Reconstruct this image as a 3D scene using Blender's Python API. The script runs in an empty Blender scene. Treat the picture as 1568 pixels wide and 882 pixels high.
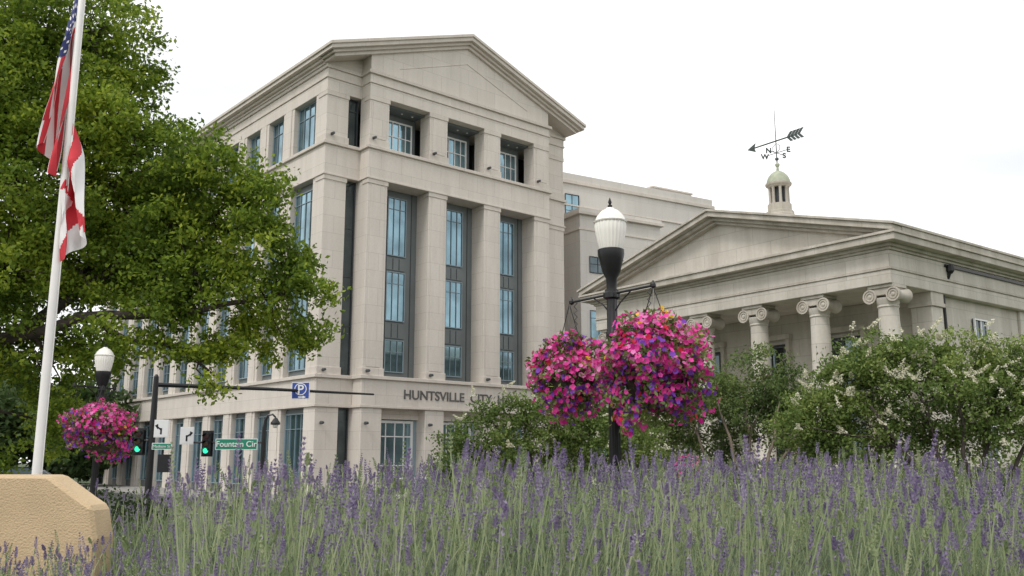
import bpy, math, random
import numpy as np
from mathutils import Vector, Matrix
rng=np.random.default_rng(7); random.seed(7)
sc=bpy.context.scene
sc.view_settings.view_transform='Standard'
try: sc.view_settings.look='None'
except: pass
sc.view_settings.exposure=0
G=-0.6   # street level
# ------------------------------------------------------------------ helpers
def link(o,parent=None):
    sc.collection.objects.link(o)
    if parent: o.parent=parent
    return o
def empty(name,loc=(0,0,0),rz=0):
    e=bpy.data.objects.new(name,None); e.location=loc; e.rotation_euler=(0,0,rz); e.empty_display_size=.5
    return link(e)
class N:
    def __init__(s,m):
        m.use_nodes=True; s.t=m.node_tree; s.t.nodes.clear()
    def a(s,ty,**k):
        n=s.t.nodes.new(ty)
        for kk,v in k.items():
            if kk.startswith('_'): setattr(n,kk[1:],v)
            else:
                kk2=kk.replace('__',' ')
                n.inputs[kk2].default_value=v
        return n
    def l(s,a,b): s.t.links.new(a,b)
def c4(c,f=1): return (c[0]*f,c[1]*f,c[2]*f,1)
def ramp(n,cols):
    r=n.a('ShaderNodeValToRGB'); e=r.color_ramp.elements
    while len(e)<len(cols): e.new(.5)
    for i,(p,c) in enumerate(cols): e[i].position=p; e[i].color=c4(c)
    return r
def mat(name,col,rough=.7,metal=0,var=.12,scale=3,bump=0,bscale=30):
    m=bpy.data.materials.new(name); n=N(m)
    out=n.a('ShaderNodeOutputMaterial'); p=n.a('ShaderNodeBsdfPrincipled',Roughness=rough,Metallic=metal)
    tc=n.a('ShaderNodeTexCoord'); nz=n.a('ShaderNodeTexNoise',Scale=scale,Detail=6.0)
    n.l(tc.outputs['Object'],nz.inputs['Vector'])
    r=ramp(n,[(.3,[x*(1-var) for x in col]),(.7,[min(1,x*(1+var)) for x in col])])
    n.l(nz.outputs['Fac'],r.inputs[0]); n.l(r.outputs[0],p.inputs['Base Color'])
    if bump:
        n2=n.a('ShaderNodeTexNoise',Scale=bscale,Detail=5.0); n.l(tc.outputs['Object'],n2.inputs['Vector'])
        b=n.a('ShaderNodeBump',Strength=bump,Distance=.02); n.l(n2.outputs['Fac'],b.inputs['Height']); n.l(b.outputs[0],p.inputs['Normal'])
    n.l(p.outputs[0],out.inputs[0]); return m
def stone(name,col,bw=1.5,bh=1.0,joint=.6,var=.07,streak=.16,ms=.012):
    m=bpy.data.materials.new(name); n=N(m)
    out=n.a('ShaderNodeOutputMaterial'); p=n.a('ShaderNodeBsdfPrincipled',Roughness=.8)
    tc=n.a('ShaderNodeTexCoord'); sp=n.a('ShaderNodeSeparateXYZ'); n.l(tc.outputs['Object'],sp.inputs[0])
    ad=n.a('ShaderNodeMath',_operation='ADD'); n.l(sp.outputs[0],ad.inputs[0]); n.l(sp.outputs[1],ad.inputs[1])
    cb=n.a('ShaderNodeCombineXYZ'); n.l(ad.outputs[0],cb.inputs[0]); n.l(sp.outputs[2],cb.inputs[1])
    br=n.a('ShaderNodeTexBrick',Scale=1.0,Mortar__Size=ms,Mortar__Smooth=.3,Brick__Width=bw,Row__Height=bh)
    br.inputs['Color1'].default_value=c4(col,1+var); br.inputs['Color2'].default_value=c4(col,1-var); br.inputs['Mortar'].default_value=c4(col,joint)
    n.l(cb.outputs[0],br.inputs['Vector'])
    mp=n.a('ShaderNodeMapping'); mp.inputs['Scale'].default_value=(1.3,1.3,.16); n.l(tc.outputs['Object'],mp.inputs[0])
    nz=n.a('ShaderNodeTexNoise',Scale=1.0,Detail=7.0,Roughness=.65); n.l(mp.outputs[0],nz.inputs['Vector'])
    r=ramp(n,[(.32,[1-streak*1.3,1-streak*1.35,1-streak*1.5]),(.62,[1.0,1.0,1.0])]); n.l(nz.outputs['Fac'],r.inputs[0])
    n3=n.a('ShaderNodeTexNoise',Scale=9.0,Detail=8.0); n.l(tc.outputs['Object'],n3.inputs['Vector'])
    r3=ramp(n,[(.3,[.93]*3),(.7,[1.0]*3)]); n.l(n3.outputs['Fac'],r3.inputs[0])
    mx=n.a('ShaderNodeMix',_data_type='RGBA',_blend_type='MULTIPLY'); mx.inputs[0].default_value=1
    n.l(br.outputs[0],mx.inputs[6]); n.l(r.outputs[0],mx.inputs[7])
    mx2=n.a('ShaderNodeMix',_data_type='RGBA',_blend_type='MULTIPLY'); mx2.inputs[0].default_value=1
    n.l(mx.outputs[2],mx2.inputs[6]); n.l(r3.outputs[0],mx2.inputs[7])
    n.l(mx2.outputs[2],p.inputs['Base Color'])
    b=n.a('ShaderNodeBump',Strength=.15,Distance=.02); n.l(n3.outputs['Fac'],b.inputs['Height']); n.l(b.outputs[0],p.inputs['Normal'])
    n.l(p.outputs[0],out.inputs[0]); return m
def leafmat(name,cols,trans=.35,nscale=.9,rough=.6):
    m=bpy.data.materials.new(name); n=N(m)
    out=n.a('ShaderNodeOutputMaterial'); p=n.a('ShaderNodeBsdfPrincipled',Roughness=rough)
    p.inputs['Specular IOR Level'].default_value=.25
    g=n.a('ShaderNodeNewGeometry'); tc=n.a('ShaderNodeTexCoord')
    nz=n.a('ShaderNodeTexNoise',Scale=nscale,Detail=2.0); n.l(tc.outputs['Object'],nz.inputs['Vector'])
    m1=n.a('ShaderNodeMath',_operation='MULTIPLY'); m1.inputs[1].default_value=.55; n.l(g.outputs['Random Per Island'],m1.inputs[0])
    m2=n.a('ShaderNodeMath',_operation='MULTIPLY_ADD'); m2.inputs[1].default_value=1.3; m2.inputs[2].default_value=-.42; n.l(nz.outputs['Fac'],m2.inputs[0])
    m3=n.a('ShaderNodeMath',_operation='ADD'); n.l(m1.outputs[0],m3.inputs[0]); n.l(m2.outputs[0],m3.inputs[1])
    k=len(cols); r=ramp(n,[(i/(k-1),c) for i,c in enumerate(cols)]); n.l(m3.outputs[0],r.inputs[0])
    n.l(r.outputs[0],p.inputs['Base Color'])
    t=n.a('ShaderNodeBsdfTranslucent'); n.l(r.outputs[0],t.inputs[0])
    mx=n.a('ShaderNodeMixShader'); mx.inputs[0].default_value=trans
    n.l(p.outputs[0],mx.inputs[1]); n.l(t.outputs[0],mx.inputs[2]); n.l(mx.outputs[0],out.inputs[0]); return m
class MB:
    def __init__(s): s.v=[];s.f=[];s.m=[];s.mats=[]
    def mi(s,m):
        if m not in s.mats: s.mats.append(m)
        return s.mats.index(m)
    def box(s,x0,x1,y0,y1,z0,z1,m):
        x0,x1=sorted((x0,x1));y0,y1=sorted((y0,y1));z0,z1=sorted((z0,z1))
        b=len(s.v); s.v+=[(x0,y0,z0),(x1,y0,z0),(x1,y1,z0),(x0,y1,z0),(x0,y0,z1),(x1,y0,z1),(x1,y1,z1),(x0,y1,z1)]
        for f in ((0,3,2,1),(4,5,6,7),(0,1,5,4),(1,2,6,5),(2,3,7,6),(3,0,4,7)): s.f.append([b+i for i in f]); s.m.append(s.mi(m))
    def prism(s,pts,d0,d1,m,ax='y'):
        b=len(s.v); k=len(pts)
        for d in (d0,d1):
            for a,z in pts: s.v.append((a,d,z) if ax=='y' else ((d,a,z) if ax=='x' else (a,z,d)))
        s.f.append(list(range(b,b+k))); s.f.append(list(range(b+2*k-1,b+k-1,-1))); s.m+=[s.mi(m)]*2
        for i in range(k):
            j=(i+1)%k; s.f.append([b+j,b+i,b+k+i,b+k+j]); s.m.append(s.mi(m))
    def lathe(s,prof,m,c=(0,0,0),seg=20,axis='z',rib=0,nr=16):
        b=len(s.v); k=len(prof)
        for r,z in prof:
            for i in range(seg):
                a=2*math.pi*i/seg; r2=r*(1+rib*math.cos(nr*a)); p=(r2*math.cos(a),r2*math.sin(a),z)
                if axis=='x': p=(p[2],p[0],p[1])
                if axis=='y': p=(p[0],p[2],p[1])
                s.v.append((p[0]+c[0],p[1]+c[1],p[2]+c[2]))
        for j in range(k-1):
            for i in range(seg):
                i2=(i+1)%seg; s.f.append([b+j*seg+i,b+j*seg+i2,b+(j+1)*seg+i2,b+(j+1)*seg+i]); s.m.append(s.mi(m))
        s.f.append([b+i for i in range(seg)][::-1]); s.f.append([b+(k-1)*seg+i for i in range(seg)]); s.m+=[s.mi(m)]*2
    def tube(s,pts,rad,m,seg=8):
        pts=[Vector(p) for p in pts]; b=len(s.v); k=len(pts)
        if not hasattr(rad,'__len__'): rad=[rad]*k
        ref=None
        for j in range(k):
            d=(pts[min(j+1,k-1)]-pts[max(j-1,0)]).normalized()
            if ref is None: ref=Vector((1,0,0)) if abs(d.x)<.8 else Vector((0,1,0))
            u=(ref-d*ref.dot(d)).normalized(); w=d.cross(u); ref=u
            for i in range(seg):
                a=2*math.pi*i/seg; q=pts[j]+(u*math.cos(a)+w*math.sin(a))*rad[j]; s.v.append(tuple(q))
        for j in range(k-1):
            for i in range(seg):
                i2=(i+1)%seg; s.f.append([b+j*seg+i,b+j*seg+i2,b+(j+1)*seg+i2,b+(j+1)*seg+i]); s.m.append(s.mi(m))
        s.f.append([b+i for i in range(seg)][::-1]); s.f.append([b+(k-1)*seg+i for i in range(seg)]); s.m+=[s.mi(m)]*2
    def obj(s,name,parent=None,bevel=0,smooth=False,auto=None):
        me=bpy.data.meshes.new(name); me.from_pydata(s.v,[],s.f)
        for m in s.mats: me.materials.append(m)
        me.polygons.foreach_set('material_index',s.m)
        if smooth: me.polygons.foreach_set('use_smooth',[True]*len(s.f))
        me.update(); o=bpy.data.objects.new(name,me); link(o,parent)
        if smooth and auto:
            try: me.set_sharp_from_angle(angle=math.radians(auto))
            except: pass
        if bevel:
            b=o.modifiers.new('bevel','BEVEL'); b.width=bevel; b.segments=1; b.limit_method='ANGLE'
        return o
def arr_mesh(name,V,F,mats,mi,parent=None):
    V=np.ascontiguousarray(V,dtype=np.float32); F=np.ascontiguousarray(F,dtype=np.int32)
    me=bpy.data.meshes.new(name); me.vertices.add(len(V)); me.vertices.foreach_set('co',V.ravel())
    n=len(F); me.loops.add(n*4); me.loops.foreach_set('vertex_index',F.ravel())
    me.polygons.add(n); me.polygons.foreach_set('loop_start',np.arange(0,4*n,4,dtype=np.int32))
    for m in mats: me.materials.append(m)
    me.polygons.foreach_set('material_index',np.ascontiguousarray(mi,dtype=np.int32))
    me.update(calc_edges=True); me.validate()
    o=bpy.data.objects.new(name,me); return link(o,parent)
def unit(a): return a/np.maximum(np.linalg.norm(a,axis=-1,keepdims=True),1e-9)
def rdir(n): return unit(rng.normal(size=(n,3)))
def diamonds(C,A,B):
    V=np.stack([C-A,C+B,C+A,C-B],1).reshape(-1,3); F=np.arange(len(V)).reshape(-1,4); return V,F
class Acc:
    def __init__(s): s.V=[];s.F=[];s.M=[];s.n=0
    def add(s,V,F,m):
        s.V.append(V); s.F.append(F+s.n); s.n+=len(V); s.M.append(np.full(len(F),m) if np.isscalar(m) else m)
    def obj(s,name,mats,parent=None): return arr_mesh(name,np.concatenate(s.V),np.concatenate(s.F),mats,np.concatenate(s.M),parent)
def text(name,body,size,m,parent=None,loc=(0,0,0),rot=(math.pi/2,0,0),ext=.02,align='CENTER',sx=1,off=0):
    cu=bpy.data.curves.new(name,'FONT'); cu.body=body; cu.size=size; cu.extrude=ext; cu.align_x=align; cu.offset=off
    t=bpy.data.objects.new(name,cu); sc.collection.objects.link(t)
    bpy.context.view_layer.update()
    me=bpy.data.meshes.new_from_object(t); bpy.data.objects.remove(t)
    me.materials.clear(); me.materials.append(m)
    o=bpy.data.objects.new(name,me); link(o,parent); o.location=loc; o.rotation_euler=rot; o.scale=(sx,1,1); return o
# ------------------------------------------------------------------ materials
M_lime=stone('limestone',(.66,.605,.545),1.5,1.05,.74,.03,.08)
M_lime2=stone('limestone_trim',(.63,.575,.515),2.4,5.0,.75,.03,.09)
M_wing=stone('precast',(.62,.59,.55),3.0,1.8,.78,.03,.06)
M_old=stone('old_limestone',(.60,.56,.50),1.8,.75,.72,.05,.18)
M_old2=stone('old_limestone_trim',(.54,.50,.44),2.2,6.0,.75,.05,.26)
M_panel=mat('dark_panel',(.15,.17,.172),.5,.1,.12,.8)
M_dark=mat('dark_interior',(.03,.035,.04),.6,0,.2)
def glass(name,col,metal=.85,rough=.06):
    m=bpy.data.materials.new(name); n=N(m); out=n.a('ShaderNodeOutputMaterial'); p=n.a('ShaderNodeBsdfPrincipled',Roughness=rough,Metallic=metal)
    tc=n.a('ShaderNodeTexCoord'); nz=n.a('ShaderNodeTexNoise',Scale=.55,Detail=3.0); n.l(tc.outputs['Object'],nz.inputs[0])
    r=ramp(n,[(.35,[x*.5 for x in col]),(.65,col)]); n.l(nz.outputs['Fac'],r.inputs[0]); n.l(r.outputs[0],p.inputs['Base Color'])
    b=n.a('ShaderNodeBump',Strength=.05,Distance=.05); n.l(nz.outputs['Fac'],b.inputs['Height']); n.l(b.outputs[0],p.inputs['Normal'])
    n.l(p.outputs[0],out.inputs[0]); return m
M_glass=glass('window_glass',(.27,.42,.49))
M_glassd=glass('dark_glass',(.13,.165,.18))
M_frame=mat('window_frame',(.24,.31,.35),.5,0,.05)
M_framed=mat('dark_frame',(.06,.065,.07),.5)
M_black=mat('black_metal',(.018,.018,.02),.35,.3,.2,6)
M_globe=mat('milk_glass',(.86,.84,.78),.25,0,.03)
M_pole=mat('white_pole',(.74,.72,.70),.4,0,.06,2)
M_letter=mat('letters',(.10,.095,.09),.5,0,.1)
M_bark=mat('bark',(.055,.043,.035),.9,0,.45,6,.5,20)
M_barkp=mat('pale_bark',(.20,.16,.125),.85,0,.35,5,.4,20)
M_stucco=mat('tan_stucco',(.56,.42,.26),.9,0,.12,2.2,.5,90)
M_asph=mat('asphalt',(.05,.05,.052),.9,0,.2,1.5,.3,60)
M_conc=mat('concrete',(.28,.27,.25),.9,0,.12,.8,.2,30)
M_paint=mat('road_paint',(.7,.7,.68),.7)
M_grass=mat('grass_ground',(.06,.085,.03),.95,0,.35,.7,.5,30)
M_soil=mat('mulch',(.045,.04,.025),.95,0,.4,6,.6,40)
M_white=mat('white_paint',(.75,.75,.75),.5,0,.03)
M_red=mat('flag_red',(.55,.03,.045),.75,0,.1,4)
M_fwhite=mat('flag_white',(.78,.76,.76),.75,0,.05,4)
M_blue=mat('flag_blue',(.02,.03,.13),.75,0,.1,4)
M_sblue=mat('sign_blue',(.03,.07,.32),.5,0,.05)
M_sgreen=mat('sign_green',(.01,.22,.13),.5,0,.05)
M_bronze=mat('weathered_dome',(.36,.39,.29),.7,0,.2,4)
M_vane=mat('vane_metal',(.06,.08,.075),.5,.3,.3,5)
M_tire=mat('tyre',(.02,.02,.02),.8)
M_oak=leafmat('oak_leaves',[(.045,.085,.012),(.12,.19,.022),(.25,.34,.04),(.46,.52,.06)],.48,.6)
M_myr=leafmat('privet_leaves',[(.045,.08,.02),(.11,.17,.04),(.20,.27,.07),(.32,.38,.11)],.38,.9)
M_crp=leafmat('crape_leaves',[(.045,.08,.025),(.10,.15,.045),(.17,.23,.07),(.28,.30,.09)],.38,.9)
M_far=leafmat('far_leaves',[(.03,.06,.018),(.06,.10,.03),(.10,.15,.04)],.3,.3)
M_crm=leafmat('cream_blossom',[(.60,.58,.42),(.74,.72,.56),(.82,.80,.68)],.25,3)
M_hedge=leafmat('hedge_leaves',[(.018,.035,.012),(.04,.07,.02),(.075,.11,.035)],.2,1.2)
M_lav=leafmat('lavender_foliage',[(.05,.075,.04),(.13,.175,.10),(.22,.27,.17),(.36,.41,.28)],.35,2.0,.8)
M_lavs=leafmat('lavender_stem',[(.13,.18,.08),(.23,.29,.14),(.34,.39,.22),(.42,.44,.28)],.3,2.5,.8)
M_lavf=leafmat('lavender_flower',[(.14,.105,.20),(.23,.18,.31),(.33,.28,.40),(.42,.38,.45)],.25,2.5,.8)
# ------------------------------------------------------------------ ground
CO=(-11.13,52.0); CA=math.atan2(.6535,.757)
def cw(x,y):
    return (CO[0]+x*math.cos(CA)-y*math.sin(CA), CO[1]+x*math.sin(CA)+y*math.cos(CA))
def sheet(name,pts,z,m):
    B=MB(); B.v=[(p[0],p[1],z) for p in pts]; B.f=[list(range(len(pts)))]; B.m=[0]; B.mats=[m]; return B.obj(name)
sheet('ground',[(-900,-900),(900,-900),(900,900),(-900,900)],G,M_grass)
sheet('plaza_pavement',[(-16,-6),(16,-6),(14,24),(-16,26)],G+.004,M_conc)
sheet('road',[cw(-120,-15),cw(120,-15),cw(120,-5),cw(-120,-5)],G+.008,M_asph)
sheet('side_road',[cw(-15,-60),cw(-5,-60),cw(-5,150),cw(-15,150)],G+.012,M_asph)
e=empty('road_markings')
B=MB()
for k in range(-20,20):
    q=[cw(6*k,-10.08),cw(6*k+3,-10.08),cw(6*k+3,-9.92),cw(6*k,-9.92)]
    b=len(B.v); B.v+=[(p[0],p[1],G+.016) for p in q]; B.f.append([b,b+1,b+2,b+3]); B.m.append(B.mi(M_paint))
B.obj('dashes',e)
sw=empty('sidewalk',(CO[0],CO[1],0),CA); B=MB(); B.box(-5,60,-5,0.4,G,G+.13,M_conc); B.box(-5,.0,.4,90,G,G+.13,M_conc); B.obj('slab',sw)
# ------------------------------------------------------------------ windows
def fbx(B,face,a0,a1,d0,d1,z0,z1,m):
    if face=='f': B.box(a0,a1,d0,d1,z0,z1,m)
    else: B.box(d0,d1,a0,a1,z0,z1,m)
def window(B,face,a0,a1,z0,z1,d,nx,nz,mg=None,mf=None,fw=.06,mw=.03):
    mg=mg or M_glass; mf=mf or M_frame
    fbx(B,face,a0,a1,d+.07,d+.10,z0,z1,mg)
    fbx(B,face,a0,a0+fw,d,d+.068,z0,z1,mf); fbx(B,face,a1-fw,a1,d,d+.068,z0,z1,mf)
    fbx(B,face,a0+fw,a1-fw,d,d+.068,z0,z0+fw,mf); fbx(B,face,a0+fw,a1-fw,d,d+.068,z1-fw,z1,mf)
    for i in range(1,nx):
        a=a0+(a1-a0)*i/nx; fbx(B,face,a-mw/2,a+mw/2,d+.012,d+.066,z0+fw,z1-fw,mf)
    zs=nz if hasattr(nz,'__len__') else [z0+(z1-z0)*i/nz for i in range(1,nz)]
    for z in zs: fbx(B,face,a0+fw,a1-fw,d+.02,d+.064,z-mw/2,z+mw/2,mf)
# ------------------------------------------------------------------ city hall
ch=empty('city_hall',(CO[0],CO[1],0),CA)
W=19.7; L=39.3; XP0,XP1=2.4,17.3; pil=[(2.4,3.8),(6.9,8.3),(11.4,12.8),(15.9,17.3)]
Wl=MB(); Wd=MB(); Cn=MB()
def slab(B,z0,z1,o,po,m):
    B.box(-o,W+o,-o,L+o,z0,z1,m)
    B.box(XP0-(po-1),XP1+(po-1),-po,-o,z0,z1,m)
Wl.box(.6,W-.6,.6,L-.4,G,4.65,M_dark); Wl.box(.6,W-.6,.6,L-.4,6.35,18.2,M_dark); Wl.box(.6,W-.6,2.2,L-.4,20.3,23.5,M_dark)
slab(Wl,4.65,6.15,.06,1.06,M_lime); slab(Cn,6.15,6.35,.22,1.22,M_lime2); slab(Cn,4.5,4.65,.12,1.12,M_lime2)
slab(Wl,18.32,20.1,.03,1.03,M_lime); slab(Cn,18.2,18.32,.10,1.10,M_lime2); slab(Cn,20.1,20.3,.18,1.18,M_lime2)
slab(Wl,23.5,24.3,.03,1.03,M_lime); slab(Cn,24.3,24.42,.10,1.10,M_lime2); slab(Wl,24.42,24.9,.05,1.05,M_lime)
slab(Cn,24.9,25.1,.16,1.20,M_lime2)
lev=[(G,4.5),(6.35,18.2),(20.3,23.5)]
sidew=[(1.35,4.15)]+[(5.6+3.4*k,7.7+3.4*k) for k in range(10)]
wz=[(14.0,17.75),(9.9,13.0),(6.75,8.75)]
for li,(z0,z1) in enumerate(lev):
    Wl.box(0,1.5,0,1.35,z0,z1,M_lime); Wl.box(W-1.5,W,0,1.35,z0,z1,M_lime)
    prev=1.35
    for i,(a,b) in enumerate(sidew):
        if a>prev: Wl.box(0,.58,prev,a,z0,z1,M_lime)
        if a>prev+.3: Wl.box(-.05,-.0005,prev+.3,a-.3,z0,z1,M_lime)
        prev=b
    Wl.box(0,.6,prev,L,z0,z1,M_lime); Wl.box(W-.6,W,1.35,L,z0,z1,M_lime); Wl.box(.6,W-.6,L-.4,L,z0,z1,M_lime)
    for (a,b) in pil:
        Wl.box(a,b,-1,.6 if li<2 else .1,z0,z1,M_lime)
        if li: Wl.box(a+.22,b-.22,-1.035,-1.0005,z0+.5,z1-.35,M_lime)
    if li>0:
        for (a,b) in pil:
            Cn.box(a-.05,b+.05,-1.06,-.4,z0,z0+.45,M_lime2); Cn.box(a-.04,b+.04,-1.05,-.4,z1-.28,z1-.002,M_lime2)
        for (a,b) in ((0,1.5),(W-1.5,W)):
            Cn.box(a-.05,b+.05,-.06,1.0,z0,z0+.45,M_lime2); Cn.box(a-.04,b+.04,-.05,1.0,z1-.28,z1-.002,M_lime2)
for i,(a,b) in enumerate(sidew):
    nx=4 if i==0 else 3
    Wd.box(.40,.597,a,b,6.35,18.2,M_panel)
    for z0,z1 in wz: window(Wd,'s',a+.12,b-.12,z0,z1,.28,nx,[z1-.7])
    window(Wd,'s',a+.05,b-.05,20.4,23.45,.3,nx,[22.6])
    Wd.box(.45,2.2,a,b,20.3,23.5,M_panel)
    window(Wd,'s',a+.1,b-.1,G+.6,4.2,.25,nx,[3.3]); Wd.box(.36,.597,a,b,G,4.5,M_panel); 
for a,b in ((1.5,2.4),(W-2.4,W-1.5)):
    for z0,z1 in lev:
        Wd.box(a,b,.45,.597,z0,z1,M_panel)
        window(Wd,'f',a+.02,b-.02,z0+.05,z1-.03,.35,1,[z0+(z1-z0)*k/4 for k in (1,2,3)] if z1>10 and z0<10 else [z1-.8],M_glassd,M_framed)
for k in range(3):
    a=pil[k][1]; b=pil[k+1][0]; c=(a+b)/2
    Wd.box(a,b,.30,.597,6.35,18.2,M_panel)
    for j in (a+.42,b-.42): Wd.box(j-.02,j+.02,.26,.30,6.35,18.2,M_framed)
    for z0,z1 in wz:
        window(Wd,'f',c-.7,c+.7,z0,z1,.18,3,[z1-.75])
    for z0,z1 in ((8.85,9.8),(13.1,13.9)):
        Wd.box(c-.7,c+.7,.22,.2995,z0,z1,M_panel)
        for q in (-.23,.23): Wd.box(c+q-.02,c+q+.02,.19,.2195,z0+.05,z1-.05,M_framed)
    # loggia
    Wd.box(a,b,.7,2.19,20.3,23.5,M_panel)
    window(Wd,'f',c-1.25,c+1.25,20.32,22.95,.58,5,[21.0,21.9],fw=.1,mw=.06,mf=M_white)
    Wd.box(a,b,-.4,.69,23.38,23.499,M_panel)
    for q in (-.9,.1,.9): Wd.lathe([(.0,-.05),(.06,-.04),(.07,0)],M_white,(c+q,.1,23.37),8)
    # ground floor
    Wl.box(a,b,-.3,.599,3.9,4.5,M_lime)
    window(Wd,'f',a+.25,b-.25,G+.5,3.85,-.1,4,[2.9,1.2],fw=.16,mw=.07,mf=M_white)
    Wd.box(a,a+.25,-.1,.59,G,3.9,M_frame); Wd.box(b-.25,b,-.1,.59,G,3.9,M_frame)
for (a,b) in pil+[(0.1,1.5)]:
    yy=-1.10 if a>1 else -.10
    for z in (3.6,6.6,20.75):
        Wd.lathe([(.0,-.28),(.08,-.26),(.10,0),(.06,.05)],M_framed,((a+b)/2-.45,yy,z),8,'y')
# pediment
Z0,ZA=25.85,29.65; X0,X1=-.8,W+.8; XM=W/2; sl=(ZA-Z0)/(XM-X0)
def chev(B,off,t,ins,y0,y1,m):
    zt=lambda x: Z0+(x-X0)*sl-off
    for s in (0,1):
        xe=X0+ins; f=(lambda x:x) if s==0 else (lambda x:2*XM-x)
        B.prism([(f(xe),zt(xe)-t),(f(XM),zt(XM)-t),(f(XM),zt(XM)),(f(xe),zt(xe))],y0,y1,m)
chev(Cn,0,.20,0,-1.7,0.0,M_lime2); chev(Cn,.20,.26,.10,-1.60,0.0,M_lime2); chev(Cn,.46,.2,.35,-1.36,0,M_lime2); chev(Cn,.66,.22,.55,-1.18,0,M_lime2)
zu=lambda x: Z0+(x-X0)*sl-.5
Wl.prism([(XP0,25.1),(XP1,25.1),(XP1,zu(XP0)),(XM,zu(XM)),(XP0,zu(XP0))],-1.0,-.0,M_lime)
Wl.prism([(0,25.1),(W,25.1),(W,zu(0)+.2),(XM,zu(XM)+.2),(0,zu(0)+.2)],0.002,.5,M_lime)
for s in (0,1):
    f=(lambda x:x) if s==0 else (lambda x:2*XM-x)
    Cn.prism([(f(4.5),25.75),(f(XM),25.75+5.35*sl),(f(XM),25.81+5.35*sl),(f(4.5),25.81)],-1.03,-1.001,M_lime)
for z0,z1,o in ((25.1,25.25,.25),(25.25,25.42,.42),(25.42,25.65,.70),(25.65,25.85,.8)):
    Cn.box(-o,W+o,0.001,L+o,z0,z1,M_lime2)
Wl.prism([(0.2,25.85),(W-.2,25.85),(XM,29.2)],.5,L-.5,M_panel)
Wl.obj('walls',ch,.02); Wd.obj('windows',ch); Cn.obj('cornice',ch,.02)
text('lettering','HUNTSVILLE  CITY  HALL',.78,M_letter,ch,(XM,-1.075,5.10),ext=.03,sx=1.05,off=.008)
# ------------------------------------------------------------------ office wing behind
ow=empty('office_building',(4.1,72,0),math.atan2(.508,.861)); B=MB()
B.box(-6,16.4,0,26,G,23.9,M_wing); B.box(-6.15,16.55,-.15,26.2,23.9,24.2,M_lime2); B.box(-6,16.4,0,26,24.2,24.8,M_wing)
B.box(-6.1,16.5,-.1,26.1,22.0,22.12,M_lime2)
B.box(11.5,16.2,2.5,7,24.8,25.9,M_wing); B.box(11.4,16.3,2.4,7.1,25.9,26.05,M_lime2)
B.box(-1.08,6.8,-4,-.001,G,20.1,M_wing); B.box(-1.35,7.07,-4.3,-.002,20.1,20.35,M_lime2); B.box(-1.2,6.9,-4.15,-.002,20.35,20.6,M_wing)
B.box(-1.2,6.9,-4.06,-.003,18.9,19.05,M_lime2)
window(B,'f',.25,1.65,18.8,23.0,-.09,2,[20.2,21.6],M_glass,M_framed)
window(B,'f',.25,1.65,14.2,17.2,-.09,2,[15.6],M_glassd,M_framed)
for j,z in enumerate((15.6,11.4,7.2,3)):
    for x in (-.26,2.5,5.0): window(B,'f',x,x+1.6,z-(0 if j==0 else 1.2),z+1.3,-4.09,2,[z+.7],M_glass if j else M_glassd,M_framed)
for z in (18.2,14,10,6,2):
    for x in (8.2,11,13.8): window(B,'f',x,x+1.7,z,z+2.1,-.09,2,[z+1.4],M_glass,M_framed)
B.obj('walls',ow,.02)
# ------------------------------------------------------------------ old bank
BA=math.atan2(.602,.7986)
bk=empty('greek_revival_bank',(13.87,32.84,0),BA); B=MB(); T=MB(); D=MB()
BW=16.0; BL=26
def bs(Bm,z0,z1,o,m,x1=BL): Bm.box(-o,x1,-o,BW+o,z0,z1,m)
bs(B,7.9,8.42,0,M_old); bs(T,8.42,8.5,.05,M_old2); bs(B,8.5,9.15,.01,M_old); bs(T,9.15,9.25,.08,M_old2); bs(T,9.25,9.37,.2,M_old2)
bs(T,9.37,9.62,.55,M_old2); bs(T,9.62,9.72,.62,M_old2)
bm=BW/2; bsl=(12.35-9.99)/(bm+.65)
def bchev(Bm,off,t,ins,x0,x1,m):
    zt=lambda y: 9.99+(y+.65)*bsl-off
    for s in (0,1):
        f=(lambda y:y) if s==0 else (lambda y:BW-y); ye=-.65+ins
        Bm.prism([(f(ye),zt(ye)-t),(f(bm),zt(bm)-t),(f(bm),zt(bm)),(f(ye),zt(ye))],x0,x1,m,'x')
bchev(T,0,.10,0,-.70,BL+.5,M_old2); bchev(T,.10,.22,.08,-.62,.3,M_old2); bchev(T,.32,.14,.5,-.35,.3,M_old2); bchev(T,.46,.12,.9,-.15,.3,M_old2)
B.prism([(.1,9.721),(BW-.1,9.721),(bm,12.0)],.12,1,M_old,'x')
T.box(0,BL,-.6,-.3,9.721,9.93,M_old2)
B.box(3.4,BL,.35,BW-.35,G,7.899,M_old)
B.box(-1.2,BL,-.5,BW+.5,G,-.1,M_old); B.box(-.8,BL,-.3,BW+.3,-.099,.25,M_old); B.box(-.4,BL,-.1,BW+.1,.251,.6,M_old)
for y0,y1 in ((.1,.95),(BW-.95,BW-.1)):
    B.box(2.9,3.75,y0,y1,.6,7.35,M_old); T.box(2.82,3.83,y0-.08,y1+.08,7.35,7.5,M_old2); T.box(2.86,3.79,y0-.04,y1+.04,7.5,7.899,M_old2)
for x in (10.5,17.5,24): B.box(x,x+.8,.22,.349,.6,7.899,M_old)
T.box(3.8,BL,.2,.349,.6,1.2,M_old2)
for k in range(3):
    y=3.4+k*3.7
    D.box(3.30,3.399,y,y+1.6,1.2,6.6,M_dark); window(D,'s',y+.05,y+1.55,1.3,6.5,3.22,2,5,M_glassd,M_framed)
    T.box(3.2,3.399,y-.2,y,1.0,6.8,M_old2); T.box(3.2,3.399,y+1.6,y+1.8,1.0,6.8,M_old2); T.box(3.15,3.399,y-.25,y+1.85,6.8,7.05,M_old2)
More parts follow.
